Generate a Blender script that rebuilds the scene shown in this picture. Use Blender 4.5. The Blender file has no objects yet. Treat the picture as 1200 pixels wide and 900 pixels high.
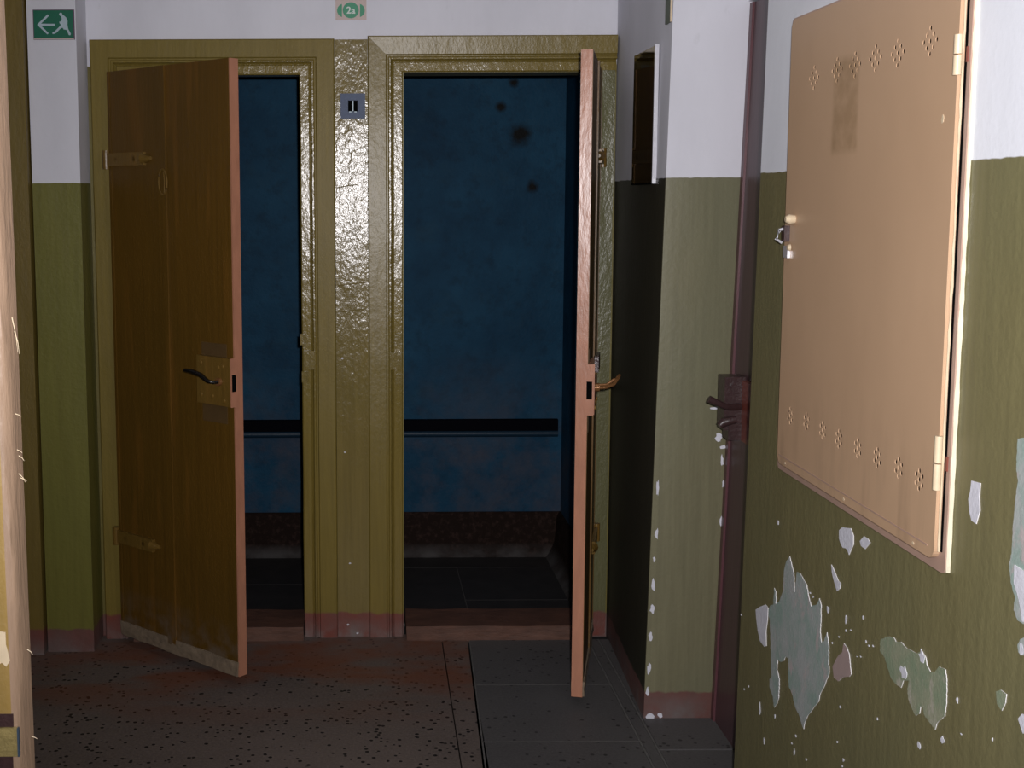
import bpy, bmesh, math, random
from mathutils import Vector, Matrix
random.seed(7)
S = bpy.context.scene
COL = S.collection
# ------------------------------------------------------------------ camera
FPX = 1433.0; EYE = 1.6
cam = bpy.data.cameras.new('camera'); camo = bpy.data.objects.new('camera', cam); COL.objects.link(camo)
S.camera = camo
cam.sensor_width = 36; cam.lens = FPX/1200*36
cam.shift_x = (600-421)/1200; cam.shift_y = -(450-393)/1200
cam.clip_start = .02
RM = Matrix.Rotation(math.pi/2-math.atan(161/FPX), 3, 'X') @ Matrix.Rotation(-math.radians(.25), 3, 'Z')
camo.matrix_world = Matrix.Translation((0, 0, EYE)) @ RM.to_4x4()
# ------------------------------------------------------------------ light
W = bpy.data.worlds.new('world'); S.world = W; W.use_nodes = True
W.node_tree.nodes['Background'].inputs[0].default_value = (.6, .65, .8, 1)
W.node_tree.nodes['Background'].inputs[1].default_value = .05
fl = bpy.data.lights.new('camera_flash', 'SPOT'); flo = bpy.data.objects.new('camera_flash', fl); COL.objects.link(flo)
flo.location = (.055, .0, 1.655); fl.energy = 350; fl.color = (1, .97, .99)
fl.spot_size = math.radians(105); fl.spot_blend = 1.0; fl.shadow_soft_size = .018
flo.rotation_euler = (math.radians(90), 0, math.radians(-17))
S.view_settings.view_transform = 'Standard'; S.view_settings.look = 'None'
S.view_settings.exposure = 0; S.view_settings.gamma = 1
S.view_settings.use_curve_mapping = False

def rayd(px, py): return RM @ Vector(((px-421)/FPX, -(py-393)/FPX, -1))
def onY(px, py, y):
    d = rayd(px, py); t = y/d.y; return (d.x*t, y, EYE+d.z*t)
def onX(px, py, x):
    d = rayd(px, py); t = x/d.x; return (x, d.y*t, EYE+d.z*t)
def onF(px, py, z=0):
    d = rayd(px, py); t = (z-EYE)/d.z; return (d.x*t, d.y*t, z)
# ------------------------------------------------------------------ materials
class N:
    def __init__(s, name):
        s.m = bpy.data.materials.new(name); s.m.use_nodes = True; s.t = s.m.node_tree
        s.b = s.t.nodes['Principled BSDF']; s.tc = s.t.nodes.new('ShaderNodeTexCoord')
    def n(s, typ, ins=None, **kw):
        x = s.t.nodes.new(typ)
        for k, v in kw.items(): setattr(x, k, v)
        for k, v in (ins or {}).items(): s.put(x.inputs[k], v)
        return x
    def put(s, sock, v):
        if hasattr(v, 'links'): s.t.links.new(v, sock)
        elif isinstance(v, (tuple, list)) and len(v) == 3 and sock.type == 'RGBA': sock.default_value = (*v, 1)
        else: sock.default_value = v
    def map(s, scale, loc=(0, 0, 0)):
        return s.n('ShaderNodeMapping', {'Vector': s.tc.outputs['Object'], 'Scale': scale, 'Location': loc}).outputs[0]
    def noise(s, scale, detail=4, rough=.55, sc=(1, 1, 1), loc=(0, 0, 0)):
        return s.n('ShaderNodeTexNoise', {'Vector': s.map(sc, loc), 'Scale': scale, 'Detail': detail, 'Roughness': rough}).outputs['Fac']
    def rng(s, v, a, b, c=0., d=1.):
        return s.n('ShaderNodeMapRange', {'Value': v, 'From Min': a, 'From Max': b, 'To Min': c, 'To Max': d}).outputs[0]
    def mix(s, f, a, b):
        x = s.n('ShaderNodeMix', data_type='RGBA')
        s.put(x.inputs['Factor'], f); s.put(x.inputs['A'], a); s.put(x.inputs['B'], b); return x.outputs['Result']
    def math(s, op, a, b=0., c=0.):
        return s.n('ShaderNodeMath', {0: a, 1: b, 2: c}, operation=op).outputs[0]
    def xyz(s):
        return s.n('ShaderNodeSeparateXYZ', {0: s.tc.outputs['Object']}).outputs
    def bump(s, h, strength, dist=.01):
        o = s.n('ShaderNodeBump', {'Height': h, 'Strength': strength, 'Distance': dist})
        s.t.links.new(o.outputs[0], s.b.inputs['Normal'])
    def fin(s, col, rough=.5, spec=.5, metal=0.):
        s.put(s.b.inputs['Base Color'], col); s.put(s.b.inputs['Roughness'], rough)
        s.b.inputs['Specular IOR Level'].default_value = spec; s.b.inputs['Metallic'].default_value = metal
        return s.m
    def blob(s, c, r, amp=.5, nsc=30):
        d = s.n('ShaderNodeVectorMath', {0: s.tc.outputs['Object'], 1: c}, operation='DISTANCE').outputs['Value']
        k = s.math('ADD', d, s.math('MULTIPLY', s.math('SUBTRACT', s.noise(nsc), .5), r*amp*2))
        return s.rng(k, r*1.1, r*.35)

def plain(name, c, rough=.5, metal=0., spec=.5, var=.15, nsc=60, bump=0., sc=(1, 1, 1)):
    k = N(name); n = k.noise(nsc, sc=sc)
    a = tuple(x*(1-var) for x in c); b = tuple(min(1, x*(1+var)) for x in c)
    if bump: k.bump(k.noise(nsc*2, sc=sc), bump, .003)
    return k.fin(k.mix(n, a, b), rough, spec, metal)

OL = (.215, .185, .052)
def wall_mat(name, olive, dado=1.655, white=(.70, .70, .76), red=(.2, .065, .055), redz=.085, gloss=.42, base=None):
    k = N(name); z = k.xyz()[2]
    g = k.noise(9, 6, .6, (8, 8, .35)); g2 = k.noise(2.2, 3, .5, (1, 1, .6))
    oc = k.mix(g, tuple(x*.72 for x in olive), tuple(x*1.22 for x in olive))
    oc = k.mix(k.rng(g2, .45, .75, 0, .35), oc, (olive[0]*.8, olive[1]*.95, olive[2]*1.1))
    wn = k.noise(3.5, 6, .6, (1, 1, .4))
    wc = k.mix(k.rng(wn, .35, .75), white, tuple(x*.86 for x in white))
    sm = k.noise(14, 5, .6, (1, 1, .45))
    wc = k.mix(k.rng(sm, .66, .78, 0, .35), wc, (.42, .42, .44))
    ze = k.math('ADD', z, k.math('MULTIPLY', k.math('SUBTRACT', k.noise(25, 2), .5), .006))
    fw = k.rng(ze, dado-.001, dado+.001)
    c = k.mix(fw, oc, wc)
    ze2 = k.math('ADD', z, k.math('MULTIPLY', k.math('SUBTRACT', k.noise(18, 3), .5), .03))
    if redz: c = k.mix(k.rng(ze2, redz, redz-.006), c, k.mix(k.noise(12), red, (red[0]*.5, red[1]*1.1, red[2]*1.1)))
    # settled dust at the foot of the wall
    dn = k.noise(9, 5, .65)
    c = k.mix(k.math('MULTIPLY', k.rng(z, .09, .0), k.rng(dn, .35, .7)), c, (.16, .145, .14))
    h = k.math('ADD', k.math('MULTIPLY', k.noise(70, 3), .5), k.math('MULTIPLY', k.noise(9, 3, .5, (1, 1, .5)), 1.2))
    k.bump(h, k.math('SUBTRACT', .35, k.math('MULTIPLY', fw, .2)), .006)
    rough = k.math('ADD', k.math('MULTIPLY', fw, .45), gloss)
    return k.fin(c, rough, .35)

M_WR = wall_mat('wall_paint_right', (.185, .165, .078), white=(.84, .86, .92))
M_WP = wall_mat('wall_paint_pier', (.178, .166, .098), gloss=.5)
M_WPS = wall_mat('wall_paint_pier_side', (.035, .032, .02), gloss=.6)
M_WL = wall_mat('wall_paint_left', (.155, .145, .03))
M_WB = wall_mat('wall_paint_back', (.17, .14, .04), dado=2.06)

def gloss_paint(name, c, redz=.095, rough=.22, bumpy=.5, gr=1., scale=1., spec=.5):
    k = N(name); z = k.xyz()[2]
    g = k.noise(10, 6, .6, (9, 9, .3)); g2 = k.noise(4, 3)
    col = k.mix(g, tuple(x*(1-.3*gr) for x in c), tuple(x*(1+.25*gr) for x in c))
    col = k.mix(k.rng(g2, .5, .8, 0, .4), col, (c[0]*.75, c[1]*.8, c[2]*.9))
    if redz:
        ze = k.math('ADD', z, k.math('MULTIPLY', k.math('SUBTRACT', k.noise(18, 3), .5), .03))
        col = k.mix(k.rng(ze, redz, redz-.008), col, k.mix(k.noise(20), (.2, .045, .03), (.13, .07, .06)))
        col = k.mix(k.math('MULTIPLY', k.rng(z, .07, 0.), k.rng(k.noise(12, 5), .35, .65)), col, (.17, .155, .145))
    h = k.math('ADD', k.math('MULTIPLY', k.noise(110*scale, 3, .6, (1, 1, .6)), .5), k.math('MULTIPLY', k.noise(24*scale, 3, .5, (1, 1, .45)), 1.1))
    k.bump(h, bumpy, .004)
    return k.fin(col, rough, spec)
M_CAS = gloss_paint('casing_paint', (.185, .135, .03), rough=.2, bumpy=.55)
M_CASL = gloss_paint('casing_paint_dull', (.18, .132, .028), rough=.45, bumpy=.3, spec=.2)
M_CASR = gloss_paint('casing_paint_satin', (.18, .132, .028), rough=.33, bumpy=.4, spec=.35)
M_PAN = gloss_paint('mullion_paint', (.18, .135, .04), rough=.19, bumpy=.8, scale=.7)
M_RST = gloss_paint('rough_olive_paint', (.125, .12, .055), rough=.3, bumpy=.8)
M_JAMB = gloss_paint('near_jamb_paint', (.26, .165, .042), redz=0, rough=.5, bumpy=.5, gr=.9)
M_JEDGE = plain('near_jamb_worn_edge', (.27, .18, .12), .45, nsc=25, var=.35, bump=.6, sc=(3, 3, .5))
M_CAS2 = gloss_paint('dark_casing_paint', (.16, .11, .018), rough=.5, bumpy=.4)

def door_mat(name, c, rough=.42):
    k = N(name); z = k.xyz()[2]
    g = k.noise(7, 7, .62, (10, 10, .28)); w = k.noise(1.6, 3, .5, (1.5, 1, .7))
    ring = k.noise(3.2, 2, .5, (6, 6, .5), (3, 1, 2))
    col = k.mix(g, tuple(x*.62 for x in c), tuple(x*1.35 for x in c))
    col = k.mix(k.rng(w, .4, .75, 0, .5), col, (c[0]*.62, c[1]*.75, c[2]*.9))
    col = k.mix(k.rng(ring, .58, .66, 0, .4), col, (c[0]*1.5, c[1]*1.35, c[2]*1.5))
    col = k.mix(k.math('MULTIPLY', k.rng(z, .22, .02), k.rng(k.noise(13, 5, .6), .42, .7)), col, (.16, .14, .12))
    k.bump(k.noise(60, 4, .6, (2, 2, .3)), .35, .004)
    return k.fin(col, rough, .35)
M_DOOR = door_mat('stall_door_paint', (.112, .056, .008))
M_DOOR2 = door_mat('stall_door_hardware_paint', (.15, .085, .018), .3)
M_EDGE = plain('door_edge_pink_tan', (.42, .19, .115), .3, var=.25, nsc=18, bump=.35, sc=(2, 2, .6))
M_DUST = plain('dusty_rotten_wood', (.2, .15, .1), .85, var=.6, nsc=35, bump=1.)
M_BRN = plain('brown_door_paint', (.085, .045, .05), .4, var=.2, nsc=9, sc=(4, 4, .4), bump=.2)
M_BRNRED = plain('red_brown_board', (.19, .05, .035), .4, var=.2, nsc=30)
M_LOCK = plain('dark_painted_lock', (.045, .024, .024), .3, var=.3, bump=.5)
M_BLACK = plain('black_lacquer', (.006, .005, .005), .2, spec=.5)
M_DARK = plain('near_black', (.003, .003, .003), .9, spec=.02)  # near-black; the shade of holes and gaps is put into this colour
M_BRASS = plain('worn_brass_paint', (.28, .13, .05), .25, metal=.4, bump=.4)
M_ALU = plain('aluminium_edge', (.75, .75, .8), .3, metal=.6)
M_CREAM = plain('cream_enamel', (.62, .5, .34), .4, nsc=40, var=.2)
M_CHIP = plain('bare_plaster', (.62, .62, .68), .8, nsc=50, var=.15, bump=.4)
M_SIGNG = plain('sign_green', (.004, .125, .07), .45, nsc=300)
M_SIGNW = plain('sign_print_pale', (.42, .52, .58), .5)
M_STKG = plain('sticker_green', (.03, .25, .13), .5)
M_STKP = plain('sticker_pale', (.5, .4, .37), .5, nsc=200)
M_SWITCH = plain('grey_blue_bakelite', (.075, .10, .165), .5, spec=.25, nsc=90, var=.2)
M_SILL = plain('sill_red_brown', (.10, .045, .028), .6, nsc=16, var=.6, bump=.5, sc=(1, 2, 3))
M_CEIL = plain('ceiling_white', (.6, .6, .62), .8, nsc=8)
M_PINK = plain('white_chip_pinkish', (.6, .5, .46), .7)

def stall_mat(name, c1=(.004, .034, .072), c2=(.011, .066, .125), soot=()):
    k = N(name); z = k.xyz()[2]
    a = k.noise(2.4, 6, .65); b = k.noise(16, 5, .7)
    col = k.mix(k.rng(a, .35, .7), c1, c2)
    col = k.mix(k.rng(b, .5, .75, 0, .7), col, (.004, .022, .045))
    col = k.mix(k.rng(k.noise(45, 4, .7), .68, .76, 0, .6), col, (.035, .07, .11))
    col = k.mix(k.rng(k.noise(5, 5, .7, (1, 1, 1), (5, 2, 8)), .55, .75, 0, .5), col, (.018, .055, .085))
    # scuffed, greyed lower part and bench-height grime
    lo = k.math('MULTIPLY', k.rng(z, .95, .45), k.rng(k.noise(3.6, 6, .7), .42, .62))
    col = k.mix(k.math('MULTIPLY', lo, .75), col, (.058, .058, .075))
    ze = k.math('ADD', z, k.math('MULTIPLY', k.math('SUBTRACT', k.noise(14, 3), .5), .02))
    for (p, r) in soot: col = k.mix(k.blob(p, r), col, (.002, .002, .002))
    k.bump(k.math('ADD', k.noise(80, 3), k.noise(12, 3)), .35, .005)
    return k.fin(col, .6, .12)
SB = 5.4
M_STW = stall_mat('stall_blue_wall', soot=[(onY(610, 158, SB), .055), (onY(587, 125, SB), .028), (onY(602, 97, SB), .025), (onY(624, 219, SB), .03)])
k = N('stall_brown_plinth')
M_STP = k.fin(k.mix(k.math('MULTIPLY', k.rng(k.xyz()[2], .055, .012), k.rng(k.noise(7, 5, .6), .3, .6)), k.mix(k.rng(k.noise(40, 5, .7), .5, .75), (.013, .007, .005), (.045, .025, .02)), (.075, .07, .068)), .8, .1)
M_RAIL = plain('stall_rail_black', (.002, .002, .004), .8, spec=.05, bump=.3)
M_RAILB = plain('stall_rail_dark_blue', (.008, .025, .045), .45, bump=.3, spec=.25)
M_SLABD = plain('stall_floor_black', (.022, .019, .018), .6, nsc=12, var=.6, bump=.3)
M_GROUTD = plain('stall_grout', (.075, .07, .068), .8)

def terrazzo(name, c, chip, rust=True, thr=.29):
    k = N(name); y = k.xyz()[1]
    v = k.n('ShaderNodeTexVoronoi', {'Vector': k.map((1, 1, 1)), 'Scale': 55., 'Randomness': 1.}, feature='F1')
    w = k.n('ShaderNodeTexWhiteNoise', {'Vector': v.outputs['Position']}, noise_dimensions='3D').outputs['Value']
    ch = k.math('MULTIPLY', k.rng(v.outputs['Distance'], .38, .3), k.rng(w, thr+.02, thr))
    big = k.noise(1.7, 4, .6); fine = k.noise(120, 3, .7)
    col = k.mix(k.rng(big, .35, .7), c, tuple(x*.68 for x in c))
    col = k.mix(k.rng(fine, .3, .75, 0, .6), col, tuple(min(1, x*1.5) for x in c))
    col = k.mix(ch, col, chip)
    if rust:
        r = k.math('MULTIPLY', k.rng(y, 3.55, 4.0), k.rng(k.noise(3.2, 4, .55, (.7, 1.6, 1)), .42, .6))
        col = k.mix(k.math('MULTIPLY', r, .75), col, (.17, .05, .018))
        d = k.math('MULTIPLY', k.rng(y, 4.05, 4.3), k.rng(k.noise(6, 5, .6), .4, .65))
        col = k.mix(k.math('MULTIPLY', d, .7), col, (.13, .12, .115))
    k.bump(fine, .25, .003)
    return k.fin(col, .6, .3)
M_TZ = terrazzo('terrazzo', (.125, .100, .088), (.012, .010, .010))
M_SL = terrazzo('floor_slab', (.082, .078, .078), (.03, .028, .028), False, .12)
M_GROUT = plain('grout_pale', (.11, .105, .10), .9, nsc=30, var=.5)
M_GAP = plain('joint_black', (.012, .012, .012), .9)

def cab_mat():
    k = N('cabinet_tan_enamel')
    p = k.tc.outputs['Object']
    col = k.mix(k.noise(2.2, 4), (.50, .325, .20), (.56, .375, .235))
    x, y, z = k.xyz()
    lo = k.rng(k.math('ABSOLUTE', k.math('SUBTRACT', y, 2.40)), .068, .054)
    hi = k.rng(k.math('ABSOLUTE', k.math('SUBTRACT', z, 1.775)), .098, .082)
    m = k.math('MULTIPLY', k.math('MULTIPLY', lo, hi), k.rng(k.noise(30, 4), .3, .6, .35, .85))
    col = k.mix(k.math('MULTIPLY', m, .6), col, (.27, .165, .075))
    r = k.math('MULTIPLY', k.rng(z, 1.25, 1.02), k.rng(k.noise(6, 4, .6, (1, 3, .4)), .5, .7, 0, .4))
    col = k.mix(r, col, (.26, .17, .11))
    k.bump(k.noise(5, 2), .2, .01)
    return k.fin(col, .42, .4)
M_CAB = cab_mat()
M_CABF = plain('cabinet_frame_enamel', (.42, .28, .22), .35, nsc=20, var=.15)

def peel_mat(name, a, b, c):
    k = N(name)
    n = k.noise(11, 5, .7, (1, 1.2, .9)); n2 = k.noise(22, 4, .7, (1, 1, .6), (4, 2, 1))
    col = k.mix(k.rng(n, .4, .6), a, b)
    col = k.mix(k.rng(n2, .56, .66), col, c)
    k.bump(k.noise(120, 3), .4, .002)
    return k.fin(col, .7, .3)
M_PEEL = peel_mat('peeled_grey_green', (.37, .39, .38), (.27, .35, .31), (.43, .38, .37))
M_PEEL2 = peel_mat('peeled_mossy', (.28, .29, .20), (.21, .26, .17), (.38, .36, .29))
M_PEELR = plain('peel_rim_white', (.72, .70, .72), .7)

# ------------------------------------------------------------------ mesh helpers
def add_box(bm, x0, x1, y0, y1, z0, z1):
    vs = [bm.verts.new(p) for p in ((x0,y0,z0),(x1,y0,z0),(x1,y1,z0),(x0,y1,z0),(x0,y0,z1),(x1,y0,z1),(x1,y1,z1),(x0,y1,z1))]
    for f in ((3,2,1,0),(4,5,6,7),(0,1,5,4),(1,2,6,5),(2,3,7,6),(3,0,4,7)): bm.faces.new([vs[i] for i in f])
    return vs
def add_hexa(bm, b, t):                      # four bottom and four top points
    vs = [bm.verts.new(p) for p in list(b)+list(t)]
    for f in ((3,2,1,0),(4,5,6,7),(0,1,5,4),(1,2,6,5),(2,3,7,6),(3,0,4,7)): bm.faces.new([vs[i] for i in f])
def add_tube(bm, pts, rad, n=12, flat=1.):
    pts = [Vector(p) for p in pts]
    if not isinstance(rad, (list, tuple)): rad = [rad]*len(pts)
    rings = []; up = Vector((0, 0, 1))
    for i, p in enumerate(pts):
        t = (pts[min(i+1, len(pts)-1)]-pts[max(i-1, 0)]).normalized()
        u = up if abs(t.dot(up)) < .95 else Vector((1, 0, 0))
        a = t.cross(u).normalized(); b = a.cross(t).normalized()
        rings.append([bm.verts.new(p+a*math.cos(2*math.pi*j/n)*rad[i]+b*math.sin(2*math.pi*j/n)*rad[i]*flat) for j in range(n)])
    for r, s in zip(rings, rings[1:]):
        for j in range(n): bm.faces.new((r[j], r[(j+1) % n], s[(j+1) % n], s[j]))
    bm.faces.new(rings[0][::-1]); bm.faces.new(rings[-1])
def add_poly_prism(bm, pts, off):            # pts a 3D polygon, thickened by vector off
    off = Vector(off); a = [bm.verts.new(Vector(p)) for p in pts]; b = [bm.verts.new(Vector(p)+off) for p in pts]
    n = len(pts); bm.faces.new(a); bm.faces.new(b[::-1])
    for i in range(n): bm.faces.new((a[i], b[i], b[(i+1) % n], a[(i+1) % n]))
def bev(bm, w, seg=2, angle=30):
    es = [e for e in bm.edges if len(e.link_faces) == 2 and e.calc_face_angle(0) > math.radians(angle)]
    bmesh.ops.bevel(bm, geom=es, offset=w, segments=seg, affect='EDGES', profile=.7)
def obj(name, bm, m, parent=None, smooth=False):
    bmesh.ops.recalc_face_normals(bm, faces=bm.faces[:])
    big = [f for f in bm.faces if len(f.verts) > 4]
    if big: bmesh.ops.triangulate(bm, faces=big)
    me = bpy.data.meshes.new(name); bm.to_mesh(me); bm.free()
    for x in (m if isinstance(m, list) else [m]): me.materials.append(x)
    if smooth:
        for p in me.polygons: p.use_smooth = True
        try: me.set_sharp_from_angle(angle=math.radians(40))
        except Exception: pass
    o = bpy.data.objects.new(name, me); COL.objects.link(o)
    if parent: o.parent = parent
    return o
def box(name, m, x0, x1, y0, y1, z0, z1, parent=None, b=0., seg=2):
    bm = bmesh.new(); add_box(bm, x0, x1, y0, y1, z0, z1)
    if b: bev(bm, b, seg)
    return obj(name, bm, m, parent, b > 0)
def tube(name, m, pts, r, parent=None, n=14, flat=1.):
    bm = bmesh.new(); add_tube(bm, pts, r, n, flat); return obj(name, bm, m, parent, True)
def empty(name, loc=(0, 0, 0), rz=0):
    o = bpy.data.objects.new(name, None); COL.objects.link(o); o.location = loc; o.rotation_euler = (0, 0, rz)
    o.empty_display_size = .1; return o
def tag(o, label=None, cat=None, group=None, kind=None):
    if label: o['label'] = label
    if cat: o['category'] = cat
    if group: o['group'] = group
    if kind: o['kind'] = kind
    return o
def wobble(bm, amp, freq=20., axis=None):
    from mathutils import noise
    for v in bm.verts:
        d = noise.noise_vector(v.co*freq)*amp
        v.co += Vector(axis)*d.x if axis else d

# ------------------------------------------------------------------ the setting
CZ = 2.75; BY = 4.36
ceil = box('ceiling', M_CEIL, -2.3, 1.6, -1.6, 5.6, CZ, CZ+.1)
tag(ceil, 'white plaster ceiling above the corridor and stalls', 'ceiling', kind='structure')

# floor: dark bed with slabs laid on it
floor = box('floor', M_GAP, -2.3, 1.6, -1.6, 5.6, -.12, -.012)
tag(floor, 'dark speckled terrazzo floor with plain grey slabs at the right', 'floor', kind='structure')
def slab(pts, m, name='floor_slab', z0=-.012, z1=0., b=.002, parent=floor):
    bm = bmesh.new(); add_poly_prism(bm, [(x, y, z0) for x, y in pts], (0, 0, z1-z0)); bev(bm, b, 1)
    return obj(name, bm, m, parent)
def q(x0a, x0b, x1a, x1b, y0, y1, g=.0015):   # x at y0 / x at y1
    return [(x0a+g, y0+g), (x1a-g, y0+g), (x1b-g, y1-g), (x0b+g, y1-g)]
def xl(y): return .349+(y-3.298)/(4.255-3.298)*.043
slab(q(-2.2, -2.2, .225, .296, -1.5, 4.36), M_TZ, 'terrazzo_slab')
slab(q(.225, .296, xl(-1.5)-.004, xl(4.3)-.004, -1.5, 4.3), M_TZ, 'terrazzo_slab')
ys = [4.30, 3.885, 3.46, 3.03, 2.6, 2.15, 1.7, 1.2, .7, .2, -.4, -1.0, -1.5]
for a, b in zip(ys[1:], ys):
    slab(q(xl(a)+.004, xl(b)+.004, .822, .822, a, b), M_SL)
slab(q(.828, .828, .862, .862, -1.5, 4.3), M_SL, 'border_slab')
slab(q(.868, .868, 1.3, 1.3, -1.5, 3.4), M_SL, 'border_slab')
slab(q(.868, .868, 1.3, 1.3, 3.405, 4.3), M_SL, 'border_slab')
# thin pale mortar worn along the joints
bm = bmesh.new()
for a in ys[:-1]: add_box(bm, xl(a), .822, a-.0022, a+.0022, -.011, .0003)
add_hexa(bm, [(xl(-1.5)+.0005,-1.5,-.011),(xl(-1.5)+.005,-1.5,-.011),(xl(4.3)+.005,4.3,-.011),(xl(4.3)+.0005,4.3,-.011)],
         [(xl(-1.5)+.0005,-1.5,.0003),(xl(-1.5)+.005,-1.5,.0003),(xl(4.3)+.005,4.3,.0003),(xl(4.3)+.0005,4.3,.0003)])
add_box(bm, .822, .828, -1.5, 4.3, -.011, .0003); add_box(bm, .862, .868, -1.5, 4.3, -.011, .0003)
obj('joint_mortar', bm, M_GROUT, floor)['kind'] = 'stuff'

# back wall with two stall openings
T = .12; OZ = 2.035
bm = bmesh.new()
add_box(bm, -1.6, -.845, BY, BY+T, -.012, OZ); add_box(bm, -.2, .16, BY, BY+T, -.012, OZ); add_box(bm, .81, 1.2, BY, BY+T, -.012, OZ)
add_box(bm, -1.6, 1.2, BY, BY+T, OZ, CZ)
wb = obj('wall_back', bm, M_WB); tag(wb, 'white plaster back wall above two stall doorways', 'wall', kind='structure')

# stalls behind
sw = []
bm = bmesh.new(); add_box(bm, -1.2, 1.2, SB, SB+.1, -.012, CZ)
st = obj('wall_stall_back', bm, M_STW); tag(st, 'dark blue painted rear wall inside the stalls with a soot spot', 'wall', kind='structure')
for (n, x0, x1, lab) in (('wall_stall_left', -1.1, -.95, 'dark blue left side wall of the left stall'),
                         ('wall_stall_partition', -.06, -.0, 'dark blue partition wall between the two stalls'),
                         ('wall_stall_right', .905, 1.05, 'dark blue right side wall of the right stall')):
    w = box(n, M_STW, x0, x1, BY+T, SB, -.012, CZ); tag(w, lab, 'wall', kind='structure')
bm = bmesh.new(); add_box(bm, -.95, .905, BY+T, SB, -.012, -.004)
sf = obj('floor_stalls', bm, M_GROUTD); tag(sf, 'almost black stone floor inside the stalls', 'floor', kind='structure')
def sfl(px, py): p = onF(px, py); return p[0], p[1]
xa = .42; ya = sfl(540, 665)[1]; yb = sfl(600, 703)[1]
for (x0, x1, y0, y1, z) in ((.003, xa, BY+T, ya, 0), (xa, .865, yb, ya, .0), (xa, .865, BY+T, yb, .0), (.003, .903, ya, SB-.01, .0),
                            (.865, .903, BY+T, ya, .0), (-.948, -.062, BY+T, 4.95, 0), (-.948, -.062, 4.95, SB-.01, 0)):
    slab(q(x0, x0, x1, x1, y0, y1, .002), M_SLABD, 'stone_slab', -.004, z, .0015, sf)
# sloped plinths round the stalls
def plinth(x0, x1):
    bm = bmesh.new(); h = .19
    prof = [(0, h), (.008, h), (.02, h-.02), (.03, .06), (.06, .012), (.075, 0), (0, 0)]
    ring0 = [bm.verts.new((x0, SB-d, z)) for d, z in prof]; ring1 = [bm.verts.new((x1, SB-d, z)) for d, z in prof]
    n = len(prof); bm.faces.new(ring0); bm.faces.new(ring1[::-1])
    for i in range(n): bm.faces.new((ring0[i], ring1[i], ring1[(i+1) % n], ring0[(i+1) % n]))
    return obj('baseboard_stall', bm, M_STP, None, True)
tag(plinth(.003, .903), 'dark brown sloping plinth along the rear of the right stall', 'baseboard', kind='structure')
tag(plinth(-.948, -.063), 'dark brown sloping plinth along the rear of the left stall', 'baseboard', kind='structure')
bm = bmesh.new()
prof = [(0, .19), (.008, .19), (.02, .17), (.03, .06), (.06, .012), (.075, 0), (0, 0)]
r0 = [bm.verts.new((.905-d, BY+T, z)) for d, z in prof]; r1 = [bm.verts.new((.905-d, SB, z)) for d, z in prof]
bm.faces.new(r0); bm.faces.new(r1[::-1])
for i in range(7): bm.faces.new((r0[i], r1[i], r1[(i+1) % 7], r0[(i+1) % 7]))
tag(obj('baseboard_stall', bm, M_STP, None, True), 'dark brown sloping plinth along the right side of the right stall', 'baseboard', kind='structure')
# horizontal rails on the stall rear walls
for x0, x1, lab in ((.003, .885, 'black wooden rail across the blue rear wall of the right stall'), (-.948, -.063, 'black wooden rail across the blue rear wall of the left stall')):
    e = empty('wall_rail', ((x0+x1)/2, SB, .58)); tag(e, lab, 'rail', 'rails on the stall rear walls')
    hx = (x1-x0)/2
    box('rail_board', M_RAIL, -hx, hx, -.03, .0, -.015, .035, e, .004)
    tube('rail_bead', M_RAILB, [(-hx, -.02, -.028), (hx, -.02, -.028)], .0155, e)

# left return, column and casing
LX = -.948
bm = bmesh.new(); add_box(bm, -1.112, LX, 4.2, BY, -.012, CZ); bev(bm, .004, 2)
wl = obj('wall_left_pier', bm, M_WL, None, True); tag(wl, 'narrow left wall pier, white above and olive below', 'wall', kind='structure')
cs = box('trim_1', M_CAS2, -1.30, -1.118, 4.17, 4.3, -.0, CZ, None, .004)
tag(cs, 'dark olive upright board at far left beside the wall pier', 'trim', kind='structure')
box('wall_left_recess', M_WL, -2.3, -1.118, 4.3, BY, -.012, CZ)['kind'] = 'structure'
tag(bpy.data.objects['wall_left_recess'], 'olive and white wall behind the upright board at far left', 'wall')
tag(box('wall_left', M_WL, -2.3, -2.2, -1.6, 4.3, -.012, CZ), 'left corridor wall hidden behind the near jamb', 'wall', kind='structure')
tag(box('wall_rear', M_WL, -2.2, .96, -1.6, -1.5, -.012, CZ), 'wall behind the viewer', 'wall', kind='structure')

# right pier (leans a little)
PY = 3.62
def pier_pts(z):
    return [(.872+.0185*z, PY, z), (1.085+.0245*z, PY, z), (1.3, PY+.1, z), (1.3, BY, z), (.905, BY, z)]
bm = bmesh.new()
a = [bm.verts.new(p) for p in pier_pts(-.012)]; b = [bm.verts.new(p) for p in pier_pts(CZ)]
bm.faces.new(a[::-1]); bm.faces.new(b)
for i in range(5): bm.faces.new((a[i], a[(i+1) % 5], b[(i+1) % 5], b[i]))
bm.normal_update()
bmesh.ops.recalc_face_normals(bm, faces=bm.faces[:])
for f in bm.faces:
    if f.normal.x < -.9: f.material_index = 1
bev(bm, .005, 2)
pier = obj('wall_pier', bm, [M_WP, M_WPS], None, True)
tag(pier, 'projecting wall pier right of the stalls, white above olive with red foot', 'wall', kind='structure')
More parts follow.
